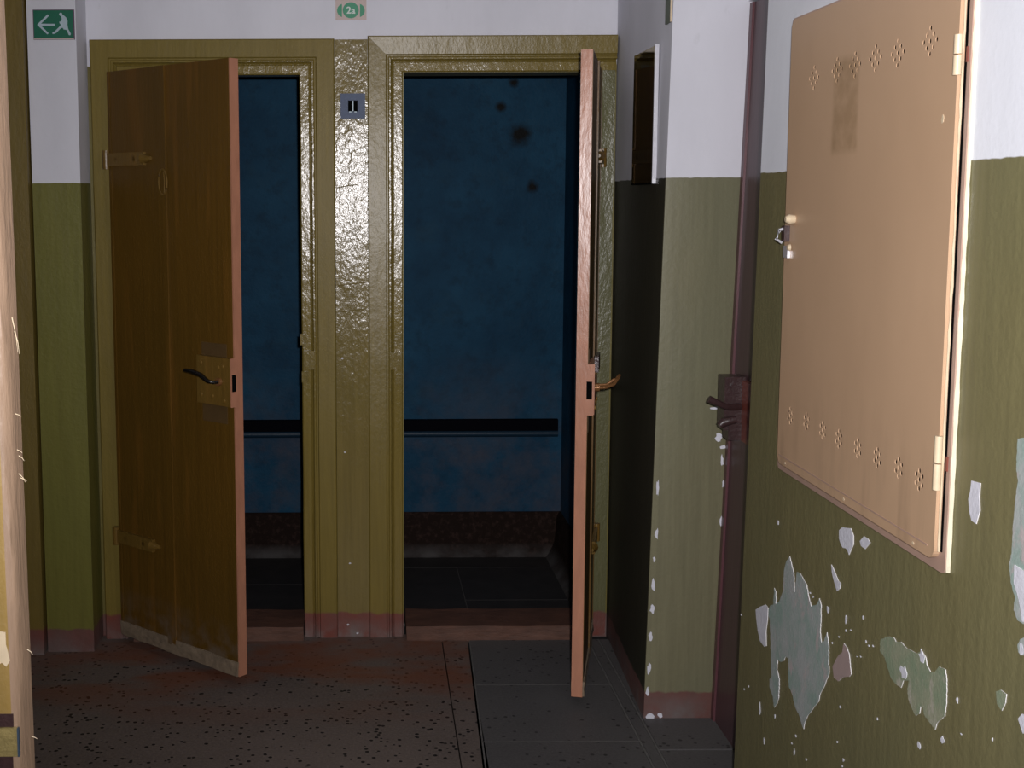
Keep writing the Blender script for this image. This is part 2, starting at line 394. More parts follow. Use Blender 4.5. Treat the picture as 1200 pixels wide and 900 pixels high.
# plaster chips on the pier's corner
def chip(c, u, v, a, b, parent, m=M_CHIP, nrm=(0, -1, 0), th=.0015, n=11, name='plaster_chip', jag=.35):
    c = Vector(c); u = Vector(u).normalized(); v = Vector(v).normalized()
    pts = []
    for i in range(n):
        t = 2*math.pi*i/n; r = 1+random.uniform(-jag, jag)
        pts.append(c+u*math.cos(t)*a*r+v*math.sin(t)*b*r)
    bm = bmesh.new(); add_poly_prism(bm, pts, Vector(nrm)*th)
    return obj(name, bm, m, parent)
for (px, py, w, h) in ((769, 572, 3, 14), (768, 625, 3, 8), (765, 655, 2, 5), (764, 685, 3.5, 10), (763, 714, 4, 7), (761, 746, 3.5, 7), (759, 783, 3, 9), (757, 810, 3, 9), (761, 842, 8, 8), (772, 838, 5, 5)):
    p = onY(px, py, PY-.0005)
    chip((p[0]+.004, p[1], p[2]), (1, 0, 0), (0, 0, 1), w*.0017, h*.0019, pier)
for (px, py, w, h) in ((842, 512, 4, 5), (847, 524, 5, 3), (846, 540, 2, 7), (848, 566, 2, 6), (849, 590, 2, 9), (845, 610, 1.5, 6), (838, 478, 8, 1.6)):
    p = onY(px, py, PY-.0005); chip(p, (1, 0, 0), (0, 0, 1), w*.0024, h*.0024, pier)

# right wall with doorway recess
bm = bmesh.new()
add_hexa(bm, [(.96, -1.6, -.012), (1.3, -1.6, -.012), (1.3, 3.01, -.012), (.96, 3.01, -.012)],
         [(.96, -1.6, CZ), (1.3, -1.6, CZ), (1.3, 2.90, CZ), (.96, 2.90, CZ)])
bev(bm, .005, 2)
wr = obj('wall_right', bm, M_WR, None, True); tag(wr, 'right wall, white above and olive below, with peeling paint', 'wall', kind='structure')
tag(box('wall_lintel', M_WP, 1.13, 1.35, 2.9, 3.66, 2.16, CZ), 'white wall over the brown door in the right wall', 'wall', kind='structure')
# brown door in the recess
d3 = empty('door_3', (1.143, 3.3, 0)); tag(d3, 'brown door in the right wall, closed, between the pier and the tan cabinet', 'door', kind='structure')
def dx(z): return 1.085+.0255*z-1.143
bm = bmesh.new()
add_hexa(bm, [(dx(0)+.001, -.36, .0), (dx(0)+.045, -.36, .0), (dx(0)+.045, .317, .0), (dx(0)+.001, .317, .0)],
         [(dx(2.15)+.001, -.36, 2.155), (dx(2.15)+.045, -.36, 2.155), (dx(2.15)+.045, .317, 2.155), (dx(2.15)+.001, .317, 2.155)])
bev(bm, .003); obj('door_leaf', bm, M_BRN, d3)
bm = bmesh.new()
add_hexa(bm, [(dx(0)-.006, .295, .0), (dx(0)+.002, .295, .0), (dx(0)+.002, .319, .0), (dx(0)-.006, .319, .0)],
         [(dx(2.15)-.006, .295, 2.155), (dx(2.15)+.002, .295, 2.155), (dx(2.15)+.002, .319, 2.155), (dx(2.15)-.006, .319, 2.155)])
obj('edge_bead', bm, plain('brown_edge_bead', (.10, .04, .046), .35), d3)
bx = dx(1.)
box('mounting_board', M_BRNRED, bx-.012, bx+.002,   .06, .20, .90, 1.075, d3, .003)
lk = box('rim_lock', M_LOCK, bx-.062, bx-.002, .17, .235, .93, 1.085, d3, .006, 3)
box('lock_base', M_LOCK, bx-.05, bx-.002, .165, .22,   .902, .95, d3, .012, 3)
tube('latch_knob', M_LOCK, [(bx-.03, .16, .965), (bx-.068, .16, .955), (bx-.078, .16, .945)], [.011, .014, .010], d3)
tube('door_handle', M_LOCK, [(bx-.02, .165, 1.0), (bx-.05, .145, 1.002), (bx-.075, .125, 1.008), (bx-.10, .12, 1.02), (bx-.122, .12, 1.03)], [.010, .009, .0085, .0088, .0095], d3, 12, 1.1)
for z in (1.06, .915):
    tube('screw', M_LOCK, [(bx-.04, .169, z), (bx-.04, .163, z)], .006, d3)

# near jamb at the left, in the doorway the viewer looks through
nj = empty('door_4', (-.385, 1.35, 0))
tag(nj, 'worn yellow-olive door jamb close to the viewer at the left', 'door frame', kind='structure')
prof = [(0, .018), (-.002, .008), (-.006, .002), (-.012, .0), (-.10, .0), (-.10, .046), (.0, .046)]
bm = bmesh.new(); N2 = 60; rings = []
random.seed(3)
for i in range(N2+1):
    z = 2.1*i/N2; rr = []
    for j, (x, y) in enumerate(prof):
        w = random.uniform(-.0018, .0012) if j in (0, 1, 2) else 0
        rr.append(bm.verts.new((x+w-.004*(z-.95)/.9-.005, y+abs(w)*.5, z)))
    rings.append(rr)
for r, s in zip(rings, rings[1:]):
    for j in range(7):
        f = bm.faces.new((r[j], r[(j+1) % 7], s[(j+1) % 7], s[j]))
        if j < 3 or j == 6: f.material_index = 1
bm.faces.new(rings[0][::-1]); bm.faces.new(rings[-1])
obj('jamb_post', bm, [M_JAMB, M_JEDGE], nj, True)
def L4(p): return (p[0]+.385, p[1]-1.35, p[2])
sp = box('strike_plate', plain('strike_plate_metal', (.32, .25, .1), .35, metal=.3, nsc=70, var=.5, bump=.6), -.037, -.0105, -.0035, .001, .962, .996, nj, .0015)
box('strike_edge', plain('strike_plate_edge', (.06, .09, .13), .4, metal=.3), -.0105, -.0085, -.0042, .0005, .962, .996, sp)
box('gouge', M_LOCK, -.041, -.015, -.0012, .0005, .9965, 1.012, nj, .002)
box('gouge', M_LOCK, -.033, -.017, -.0012, .0005, .94, .9615, nj, .002)
chip(L4(onY(3, 762, 1.3495)), (1, 0, 0), (0, 0, 1), .008, .018, nj, M_CREAM, name='paint_chip')
for (px, py, ln, dxx) in ((16, 372, .040, .005), (19, 388, .026, .004), (20, 485, .003, .007), (22, 527, .004, .006), (24, 534, .006, .006), (24, 555, .010, .008), (26, 560, .004, .008), (34, 761, .006, .006), (39, 863, .003, .007)):
    p = L4(onY(px, py, 1.37)); bm = bmesh.new()
    add_tube(bm, [(p[0]-.002, p[1], p[2]), (p[0]+dxx*.35, p[1], p[2]-ln*.5), (p[0]+dxx*.65, p[1], p[2]-ln)], [.0006, .0004, .0002], 5)
    obj('splinter', bm, M_CREAM, nj)
tag(box('wall_near_left', M_WL, -2.2, -.485, 1.36, 1.39, -.012, CZ), 'partition wall carrying the near jamb', 'wall', kind='structure')

# ------------------------------------------------------------------ casings round the stalls
# profile: (inset from outer edge, protrusion)
PROF = [(0, 0), (0, .030), (.004, .034), (.062, .034), (.066, .028), (.070, .028), (.074, .033), (.079, .033), (.083, .020), (.087, .017), (.091, .022), (.118, .022), (.122, .018), (.122, -.05), (.05, -.05), (.05, 0)]
def casing(idx, xo0, xo1, top, label, skip_right=False):
    e = empty('trim_%d' % idx, ((xo0+xo1)/2, BY, 0)); tag(e, label, 'door casing', kind='structure'); cx = (xo0+xo1)/2
    def P(i, d, p):
        x = {0: xo0+d, 1: xo0+d, 2: xo1-d, 3: xo1-d}[i]-cx; z = {0: 0, 1: top-d, 2: top-d, 3: 0}[i]
        return (x, -p, z)
    for s, nm in ((0, 'side_board'), (1, 'head_board'), (2, 'side_board')):
        if s == 2 and skip_right: continue
        bm = bmesh.new(); n = len(PROF); nseg = 40
        rs = []
        for k in range(nseg+1):
            t = k/nseg; rr = []
            for d, p in PROF:
                a, b = Vector(P(s, d, p)), Vector(P(s+1, d, p))
                if s == 1 and skip_right: b.x = xo1-cx
                if s == 1 and idx == 3 and 0 < p and d < .07: a.y -= .0075*(1-d/.066)*1.; b.y = a.y
                rr.append(bm.verts.new(a.lerp(b, t)))
            rs.append(rr)
        for r, q2 in zip(rs, rs[1:]):
            for j in range(n): bm.faces.new((r[j], r[(j+1) % n], q2[(j+1) % n], q2[j])).material_index = 1 if 5 <= j <= 13 else 0
        bm.faces.new(rs[0]); bm.faces.new(rs[-1][::-1])
        from mathutils import noise
        for v in bm.verts:
            if v.co.y < -.01:
                k = noise.noise(v.co*9)*.0012; v.co.y += k; v.co.x += noise.noise(v.co*5+Vector((3, 1, 7)))*.0012
        obj(nm, bm, [M_CASR if idx == 3 else M_CASL, M_CAS], e, True)
    return e
c2 = casing(2, -.932, -.083, 2.150, 'olive moulded wooden casing of the left stall doorway')
c3 = casing(3, .034, .9, 2.158, 'olive moulded wooden casing of the right stall doorway', True)
# the right upright of the right casing is a plain plastered-over board
bm = bmesh.new(); add_box(bm, .785-.467, .897-.467, -.022, .05, 0, 2.055)
bmesh.ops.subdivide_edges(bm, edges=bm.edges[:], cuts=14, use_grid_fill=True); wobble(bm, .0035, 14)
obj('side_board', bm, M_RST, c3, True)
# strike plates on casings
for px0, px1, py0, py1, par in ((356, 369, 411, 433, c2), (457, 471, 413, 433, c3)):
    a = onY(px0, py0, BY-.036); b = onY(px1, py1, BY-.036); cx = par.location.x
    box('strike_plate', M_PAN, a[0]-cx, b[0]-cx, -.040, -.015, b[2], a[2], par, .003)
for px, py, par in ((356, 398, c2), (358, 442, c2), (467, 397, c3), (468, 445, c3)):
    a = onY(px, py, BY-.03); cx = par.location.x
    box('filler_block', M_PAN, a[0]-cx-.013, a[0]-cx+.010, -.027, -.01, a[2]-.02, a[2]+.02, par, .005)
# mullion board between casings
ml = bmesh.new(); add_box(ml, -.082, .033, BY-.022, BY+.001, 0, 2.148)
bmesh.ops.subdivide_edges(ml, edges=ml.edges[:], cuts=20, use_grid_fill=True); wobble(ml, .002, 11, (0, 1, 0))
ml = obj('trim_4', ml, M_PAN, None, True); tag(ml, 'glossy olive board between the two door casings', 'trim', kind='structure')
def run(px0, px1, py, r=.0016):
    a = onY(px0, py, BY-.024); b = onY(px1, py-4, BY-.024); m = ((a[0]+b[0])/2, a[1], (a[2]+b[2])/2+.001)
    tube('paint_run', M_PAN, [a, m, b], [r, r*1.3, r], ml, 8)
run(396, 429, 335); run(396, 429, 366); run(395, 420, 220)
for px, py in ((410, 660), (401, 420), (419, 742), (408, 732), (404, 530)):
    chip(onY(px, py, BY-.0235), (1, 0, 0), (0, 0, 1), .004, .003, ml, M_CHIP, name='paint_chip')
# sills
for x0, x1, lab in ((-.825, -.208, 'worn red-brown wooden sill of the left stall'), (.168, .80, 'worn red-brown wooden sill of the right stall')):
    bm = bmesh.new(); add_box(bm, x0, x1, BY-.065, BY+T+.01, -.005, .052)
    bev(bm, .012, 3); bmesh.ops.subdivide_edges(bm, edges=bm.edges[:], cuts=8, use_grid_fill=True); wobble(bm, .004, 12)
    tag(obj('sill', bm, M_SILL, None, False), lab, 'sill', kind='structure')

# ------------------------------------------------------------------ stall doors
def stall_door(idx, hinge, edge, s, label):
    h = Vector((*hinge, 0)); dvec = Vector((*edge, 0))-h; Ld = dvec.length; ang = math.atan2(dvec.y, dvec.x)
    e = empty('stall_door', h, ang); tag(e, label, 'door', 'stall doors')
    TH = .036; Z0, Z1 = .035, 2.035
    def lb(name, m, u0, u1, v0, v1, z0, z1, par=e, b=.002, sg=2):   # v outward from the outer face
        y0, y1 = sorted((v0*s, v1*s)); return box(name, m, u0, u1, y0, y1, z0, z1, par, b, sg)
    # boards
    for (u0, u1, v) in ((0.0, .012, .002), (.014, .262, 0), (.264, .306, .005), (.308, Ld-.001, 0)):
        lb('door_board', M_DOOR, u0, u1, -TH+.002, v, Z0+.03, Z1, b=.0025)
    # top rail slightly recessed line
    lb('edge_strip', M_EDGE, Ld-.001, Ld+.004, -TH, -.0015, Z0, Z1, b=.001)
    # dusty bottom rail
    bm = bmesh.new(); y0, y1 = sorted((-TH*s, .004*s)); add_box(bm, 0, Ld, y0, y1, Z0, Z0+.05)
    bmesh.ops.subdivide_edges(bm, edges=bm.edges[:], cuts=16, use_grid_fill=True); wobble(bm, .004, 30)
    obj('bottom_rail', bm, M_DUST, e, True)
    # strap hinges
    for hz, ln in ((1.735, .20), (.40, .20)):
        st_ = lb('strap_hinge', M_DOOR2, -.006, ln, .0, .013, hz-.022, hz+.022, b=.006, sg=3)
        tube('knuckle', M_DOOR2, [(-.008, .008*s, hz-.032), (-.008, .008*s, hz+.032)], .0125, st_)
        tube('screw', M_DOOR2, [(.05, .006*s, hz), (.05, .013*s, hz)], .008, st_)
        tube('screw', M_DOOR2, [(ln-.05, .006*s, hz), (ln-.05, .013*s, hz)], .008, st_)
        bm = bmesh.new(); add_tube(bm, [(ln-.01, .004*s, hz), (ln+.03, .004*s, hz)], [.02, .006], 10, 1.); obj('strap_tip', bm, M_DOOR2, st_, True)
    # oval plate (painted over)
    if s < 0:
        bm = bmesh.new(); n = 28
        for k in range(n):
            pass
        pts = [(.292+.021*math.cos(t*2*math.pi/n), .006*s, 1.655+.042*math.sin(t*2*math.pi/n)) for t in range(n+1)]
        add_tube(bm, pts, .0028, 8); obj('oval_ridge', bm, M_DOOR2, e, True)
        tube('number_ridge', M_DOOR2, [(.297, .006*s, 1.69), (.302, .007*s, 1.66), (.298, .006*s, 1.62)], .0022, e, 8)
        # pale plugged disc on the board
    # rim lock
    lz = 1.015
    lb('lock_patch', plain('scuffed_wood', (.085, .046, .012), .7, nsc=20, var=.3), Ld-.15, Ld-.03, -.001, .0012, lz-.14, lz+.12, b=0)
    l = lb('rim_lock', M_DOOR2 if s < 0 else M_EDGE, Ld-.155, Ld+.003, .0, .020, lz-.078, lz+.078, b=.004, sg=3)
    for du, dz in ((-.135, .055), (-.03, .05), (-.05, .045), (-.135, -.05), (-.08, -.05), (-.025, -.06)):
        tube('screw', M_DOOR2, [(Ld+du, .018*s, lz+dz), (Ld+du, .024*s, lz+dz)], [.008, .006], l)
    lb('face_plate', M_EDGE, Ld+.003, Ld+.0065, -.012, .017, lz-.08, lz+.078, l, .001)
    lb('latch_hole', M_DARK, Ld+.006, Ld+.0072, -.004, .013, lz-.03, lz+.025, l, 0)
    hm = M_BLACK if s < 0 else M_BRASS
    if s < 0:
        tube('door_handle', hm, [(Ld-.045, .018*s, lz+.0), (Ld-.047, .045*s, lz+.0), (Ld-.06, .056*s, lz+.004), (Ld-.09, .060*s, lz+.022), (Ld-.13, .061*s, lz+.030), (Ld-.165, .06*s, lz+.031)], [.008, .007, .008, .0095, .0095, .008], l, 12, .8)
        tube('collar', M_BRASS, [(Ld-.045, .018*s, lz), (Ld-.045, .03*s, lz)], .013, l)
    else:
        tube('door_handle', hm, [(Ld-.05, .018*s, lz-.002), (Ld-.052, .05*s, lz+.0), (Ld-.07, .072*s, lz+.006), (Ld-.10, .085*s, lz+.022), (Ld-.125, .09*s, lz+.028)], [.008, .007, .0075, .0075, .006], l, 12, .8)
        tube('collar', M_BRASS, [(Ld-.05, .018*s, lz), (Ld-.05, .034*s, lz)], .013, l)
        tube('snib', M_BRASS, [(Ld-.02, .018*s, lz+.01), (Ld-.03, .055*s, lz+.012), (Ld-.04, .078*s, lz+.028)], [.004, .004, .005], l, 10)
        lb('lock_backing', M_LOCK, Ld-.13, Ld-.02, .018, .03, lz+.05, lz+.1, l, .004)
    return e
D1 = stall_door(1, (-.864, 4.283), (-.403, 3.875), -1, 'brown-olive plank door of the left stall, half open towards the viewer')
D2 = stall_door(2, (.842, 4.295), (.699, 3.70), 1, 'stall door at the right stall standing edge-on with pinkish tan edge')

# ------------------------------------------------------------------ wall fittings
# exit sign on the left pier
SYF = 4.2
def p6(x, y): return onY(x/10, y/10, SYF-.0045)
ex = empty('exit_sign', onY(64, 30, SYF)); tag(ex, 'green exit sign with white arrow and running figure on the left pier', 'sign')
exl = Vector(onY(64, 30, SYF))
def rel(p, o): return tuple(Vector(p)-o)
a = rel(onY(38.5, 11.5, SYF), exl); b = rel(onY(88, 46.5, SYF), exl)
box('backing_board', plain('sign_board_edge', (.10, .06, .10), .6), a[0], b[0], -.003, 0, b[2], a[2], ex)
a = rel(onY(39.5, 12.5, SYF), exl); b = rel(onY(86.5, 44.5, SYF), exl)
box('sign_panel', M_SIGNG, a[0], b[0], -.0045, -.001, b[2], a[2], ex)
a = rel(onY(40, 45, SYF), exl); b = rel(onY(87, 46.3, SYF), exl)
box('lower_strip', M_STKP, a[0], b[0], -.0045, -.001, b[2], a[2], ex)
def pm(name, pts, off=(0, -.001, 0)):
    bm = bmesh.new(); add_poly_prism(bm, [rel(p6(*p), exl) for p in pts], off); obj(name, bm, M_SIGNW, ex)
def bar(p, q_, w):
    dx_, dy_ = q_[0]-p[0], q_[1]-p[1]; l = math.hypot(dx_, dy_); nx, ny = -dy_/l*w/2, dx_/l*w/2
    return [(p[0]+nx, p[1]+ny), (q_[0]+nx, q_[1]+ny), (q_[0]-nx, q_[1]-ny), (p[0]-nx, p[1]-ny)]
pm('arrow', [(435, 290), (555, 170), (580, 180), (480, 278), (645, 280), (645, 302), (482, 302), (572, 390), (555, 403), (450, 305)])
pm('running_figure', [(715,185),(740,175),(775,205),(792,245),(790,290),(800,340),(830,395),(825,412),(808,412),(780,350),(745,345),(735,325),(715,330),(660,385),(630,400),(615,395),(618,375),(640,370),(700,310),(715,290),(700,275),(695,255),(715,250),(725,225)])
pm('figure_head', [(712+18*math.cos(t/14*6.283), 168+19*math.sin(t/14*6.283)) for t in range(14)])

# sticker 2a
s0 = Vector(onY(411, 8, BY)); st2 = empty('door_number_sticker', s0)
tag(st2, 'small pale sticker with green circle reading 2a above the mullion', 'sticker')
a = rel(onY(393, -12, BY), s0); b = rel(onY(429.5, 23.5, BY), s0)
box('sticker_base', M_STKP, a[0], b[0], -.0015, 0, b[2], a[2], st2)
def disc(cx, cy, r, x0=None, x1=None):
    pts = []
    for t in range(40):
        x = cx+r*math.cos(t/40*6.283); y = cy+r*math.sin(t/40*6.283)
        if x0 is not None: x = max(x0, min(x1, x))
        pts.append((x, y))
    out = []
    for p in pts:
        if not out or (abs(p[0]-out[-1][0])+abs(p[1]-out[-1][1])) > .05: out.append(p)
    return out
for nm, d in (('green_circle', disc(411.1, 12, 9.4)), ('green_arc', disc(403, 12.3, 8, 394, 400.8)), ('green_arc', disc(419.5, 12.3, 8, 421.8, 429))):
    bm = bmesh.new(); add_poly_prism(bm, [rel(onY(x, y, BY-.0015), s0) for x, y in d], (0, -.0008, 0)); obj(nm, bm, M_STKG, st2)
cu = bpy.data.curves.new('t', 'FONT'); cu.body = '2a'; cu.size = .033; cu.align_x = 'CENTER'; cu.align_y = 'CENTER'; cu.extrude = .0004; cu.offset = .0006
to = bpy.data.objects.new('t', cu); COL.objects.link(to); bpy.context.view_layer.update()
me = bpy.data.meshes.new_from_object(to.evaluated_get(bpy.context.evaluated_depsgraph_get())); bpy.data.objects.remove(to)
me.materials.clear(); me.materials.append(plain('print_white', (.6, .66, .62), .5))
to = bpy.data.objects.new('lettering', me); COL.objects.link(to); to.parent = st2; to.rotation_euler = (math.pi/2, 0, 0)
p = rel(onY(411.2, 12.3, BY-.0028), s0); to.location = p

# light switch on the mullion
w0 = Vector(onY(413.5, 124.5, BY-.024)); swt = empty('light_switch', w0); tag(swt, 'square grey-blue light switch on the olive board between the doorways', 'switch')
box('switch_plate', M_SWITCH, -.043, .043, -.012, .004, -.043, .043, swt, .004, 3)
box('switch_well', M_DARK, -.0165, .0165, -.0126, -.0115, -.019, .019, swt)
box('rocker', M_DARK, -.015, -.003, -.0145, -.012, -.017, .017, swt, .001)
box('rocker', M_DARK, .003, .015, -.0145, -.012, -.017, .017, swt, .001)
box('divider', M_SIGNW, -.0022, .0022, -.016, -.012, -.018, .018, swt, .0006)
for x in (-.009, .009): box('rocker_tip', M_SIGNW, x-.004, x+.004, -.0155, -.0125, -.0225, -.0185, swt)

# mirror on the pier's left face
mr = empty('wall_mirror', (.906, 3.9, 1.85), 0); tag(mr, 'dark mirror with aluminium edge on the shaded side of the pier', 'mirror')
k = N('mirror_glass'); mg = k.fin((.22, .2, .21), .04, .5, 1.)
bm = bmesh.new(); add_box(bm, -.007, .004, -.125, .155, -.207, .205); obj('mirror_glass', bm, mg, mr)
box('mirror_edge', M_ALU, -.0085, .004, -.132, -.125, -.21, .208, mr, .001)
box('mirror_edge', M_DARK, -.009, .004, -.125, .155, -.212, -.207, mr)
# small green plate at the pier's edge near the top
gp = empty('edge_sign', (.914, 3.66, 2.2)); tag(gp, 'narrow green plate high on the shaded side of the pier near its corner', 'sign')
box('plate', plain('olive_green_plate', (.06, .09, .04), .5), -.006, .002, -.025, .035, -.095, .12, gp)
box('plate_edge', M_CREAM, -.007, .002, -.03, -.025, -.095, .12, gp)

# ------------------------------------------------------------------ electrical cabinet on the right wall
WX = .96
cab = empty('electrical_cabinet', (0, 0, 0)); tag(cab, 'large tan metal electrical cabinet on the right wall with vent holes', 'cabinet')
Yn, Yf, Zb, Zt = 1.936, 2.737, .985, 1.985
def rrect(y0, y1, z0, z1, r, n=6):
    out = []
    for (cy, cz, a0) in ((y1-r, z1-r, 0), (y0+r, z1-r, 90), (y0+r, z0+r, 180), (y1-r, z0+r, 270)):
        for i in range(n+1):
            t = math.radians(a0+90*i/n); out.append((cy+r*math.cos(t), cz+r*math.sin(t)))
    return out
bm = bmesh.new(); add_poly_prism(bm, [(WX-.008, y, z) for y, z in rrect(Yn, Yf, Zb, Zt, .012)], (.010, 0, 0)); bev(bm, .002, 1)
obj('cabinet_frame', bm, M_CABF, cab, True)
box('black_backing', M_DARK, WX-.0095, WX-.0075, 2.00, 2.70, 1.03, 1.95, cab)  # black sheet behind the vent holes, standing in for shade inside the cabinet
# door sheet with real punched holes
DYn, DYf, DZb, DZt = 1.956, 2.712, 1.004, 1.978; DX = WX-.018
holes = []
for px, py in ((954, 91), (981, 82), (1002, 76), (1026, 68), (1052, 62), (1090, 48)):
    _, y, z = onX(px, py, DX)
    for a, b in ((0, 2), (0, -2), (2, 0), (-2, 0), (1, 1), (1, -1), (-1, 1), (-1, -1), (0, 0)): holes.append((y+a*.0115, z+b*.0105, .0043))
for px, py in ((926, 487), (945, 494), (964, 504), (983, 514), (1005, 525), (1028, 536), (1053, 548), (1077, 562)):
    _, y, z = onX(px, py, DX)
    for a, b in ((0, 1.6), (0, -1.6), (1, .8), (1, -.8), (-1, .8), (-1, -.8), (0, 0)): holes.append((y+a*.0115, z+b*.0095, .0044))
bm = bmesh.new(); add_poly_prism(bm, [(DX, y, z) for y, z in rrect(DYn, DYf, DZb, DZt, .02)], (.0016, 0, 0))
cd = obj('cabinet_door', bm, M_CAB, cab)
bm = bmesh.new()
for y, z, r in holes: add_poly_prism(bm, [(DX-.004, y+r*math.cos(t/10*6.283), z+r*1.1*math.sin(t/10*6.283)) for t in range(10)], (.010, 0, 0))
cut = obj('t', bm, M_CAB)
md = cd.modifiers.new('b', 'BOOLEAN'); md.object = cut; md.operation = 'DIFFERENCE'; md.solver = 'EXACT'
bpy.context.view_layer.update()
me = bpy.data.meshes.new_from_object(cd.evaluated_get(bpy.context.evaluated_depsgraph_get()))
cd.modifiers.clear(); cd.data = me; me.name = 'cabinet_door'; bpy.data.objects.remove(cut)
# folded rim of the sheet (returns to the frame)
bm = bmesh.new()
R1 = rrect(DYn, DYf, DZb, DZt, .02); R2 = rrect(DYn+.004, DYf-.004, DZb+.004, DZt-.004, .017)
n = len(R1); va = [bm.verts.new((DX+.0015, y, z)) for y, z in R1]; vb = [bm.verts.new((WX-.0075, y, z)) for y, z in R1]
vc = [bm.verts.new((DX+.0015, y, z)) for y, z in R2]; vd = [bm.verts.new((WX-.0075, y, z)) for y, z in R2]
for i in range(n):
    j = (i+1) % n; bm.faces.new((va[i], va[j], vb[j], vb[i])); bm.faces.new((vc[j], vc[i], vd[i], vd[j])); bm.faces.new((vb[i], vb[j], vd[j], vd[i]))
obj('door_rim', bm, M_CAB, cd)
# pressed crease near the foot and bent lower edge
box('pressed_crease', M_CABF, DX-.0008, DX+.0004, 1.98, 2.70, 1.022, 1.0245, cd)
for a, b in ((2.03, 1.012), (2.33, 1.013), (2.66, 1.012)):
    chip((DX-.0002, a, b), (0, 1, 0), (0, 0, 1), .004, .003, cd, M_CREAM, (-1, 0, 0), .0006, name='rivet')
# hinges and edge bead
for py0, py1 in ((42, 92), (518, 576)):
    z1_ = onX(1119, py0, DX)[2]; z0_ = onX(1103, py1, DX)[2]; zm = (z0_+z1_)/2
    h = tube('hinge', M_CREAM, [(DX-.002, DYn-.003, z0_), (DX-.002, DYn-.003, zm-.0015)], .0065, cab)
    tube('hinge_knuckle', M_CREAM, [(DX-.002, DYn-.003, zm+.0015), (DX-.002, DYn-.003, z1_)], .0065, h)
    box('hinge_leaf', M_BRNRED, WX-.010, WX-.007, DYn-.014, DYn-.009, zm-.012, zm+.012, h)
bm = bmesh.new()
pts = [(WX-.012, DYn-.004+random.uniform(-.0012, .0012), 1.02+.95*i/50) for i in range(51)]
add_tube(bm, pts, [.0012+random.uniform(0, .0016) for _ in pts], 7); obj('paint_bead', bm, M_CREAM, cab, True)
box('door_gap', M_DARK, WX-.0095, WX-.0075, DYn-.009, DYn-.004, 1.02, 1.96, cab)
bm = bmesh.new()
pts = [(WX-.003, Yn-.001, Zb+.005+(Zt-Zb-.01)*i/60) for i in range(61)]
add_tube(bm, pts, [.0028+random.uniform(0, .002) for _ in pts], 7); obj('plaster_bead', bm, plain('cream_bead', (.7, .66, .5), .25, nsc=40, var=.2, bump=.4), cab, True)
# latch at the far edge
def lat(px, py): return onX(px, py, DX-.004)
p = lat(929, 257); tube('latch_knob', M_CREAM, [(DX, p[1], p[2]), (DX-.012, p[1], p[2]), (DX-.02, p[1], p[2])], [.009, .011, .006], cab)
p = lat(922, 275); q0 = lat(921, 287)
bm = bmesh.new(); add_tube(bm, [(DX, p[1], p[2]+.016), (DX-.018, p[1]+.006, p[2]+.010), (DX-.024, p[1]+.008, p[2]-.01), (DX-.012, p[1]+.004, p[2]-.018)], .0035, 8); obj('hasp', bm, M_ALU, cab, True)
box('hasp_void', M_LOCK, DX-.012, DX, p[1]-.008, p[1]+.008, p[2]-.015, p[2]+.02, cab, .003)
box('latch_plate', M_ALU, DX-.006, DX, q0[1]-.016, q0[1]+.010, q0[2]-.028, q0[2]-.002, cab, .003)
tube('latch_screw', M_CREAM, [(DX-.002, q0[1]-.02, q0[2]-.005), (DX-.008, q0[1]-.02, q0[2]-.005)], [.008, .005], cab)
chip(onX(1105, 140, DX-.0002), (0, 1, 0), (0, 0, 1), .004, .006, cd, M_CREAM, (-1, 0, 0), .0008, name='paint_chip')

# ------------------------------------------------------------------ peeling patches on the right wall
Z5 = lambda pts: [(860+x/3.4615, 640+y/3.4615) for x, y in pts]
Z4 = lambda pts: [(860+x/3.529, 440+y/3.529) for x, y in pts]
Z6 = lambda pts: [(1100+x/3.214, 500+y/3.214) for x, y in pts]
def peel(pts, m, rim=.0022, up=.0012):
    out = []
    for (xa_, ya_), (xb_, yb_) in zip(pts, pts[1:]+pts[:1]):
        l = math.hypot(xb_-xa_, yb_-ya_); m_ = max(1, int(l/2.2)) if rim else 1
        for q_ in range(m_):
            t = q_/m_; j = .45 if q_ else 0
            out.append((xa_+(xb_-xa_)*t+random.uniform(-j, j)*.7, ya_+(yb_-ya_)*t+random.uniform(-j, j)))
    pts = out
    P3 = [onX(x, y, WX) for x, y in pts]
    bm = bmesh.new(); vs = [bm.verts.new((WX-up, p[1], p[2])) for p in P3]; vb = [bm.verts.new((WX+.001, p[1], p[2])) for p in P3]
    f = bm.faces.new(vs); n = len(vs)
    for i in range(n): bm.faces.new((vs[i], vb[i], vb[(i+1) % n], vs[(i+1) % n])).material_index = 1
    if rim:
        r = bmesh.ops.inset_region(bm, faces=[f], thickness=rim*1.5, depth=-.0007, use_even_offset=False)
        for g in r['faces']: g.material_index = 1
    o = obj('peeled_patch', bm, [m, M_PEELR], wr); return o
peel(Z5([(228,42),(236,75),(245,110),(247,185),(250,185),(257,105),(270,110),(298,160),(305,205),(315,245),(340,235),(348,212),(356,240),(355,300),(352,350),(357,390),(368,385),(380,350),(386,400),(387,520),(372,560),(352,600),(345,632),(325,655),(300,690),(290,715),(285,742),(275,715),(265,680),(250,650),(238,600),(225,570),(222,520),(222,455),(212,448),(205,465),(192,470),(180,460),(176,500),(186,540),(184,610),(176,640),(165,655),(160,610),(147,575),(146,540),(155,530),(152,450),(150,380),(148,300),(142,285),(142,260),(150,240),(162,237),(165,170),(172,185),(172,235),(185,225),(200,185),(205,100),(215,60)]), M_PEEL, .0016)
peel(Z5([(90,258),(105,247),(130,237),(140,250),(138,300),(132,345),(133,405),(125,408),(108,385),(98,340),(92,290)]), M_CHIP, 0)
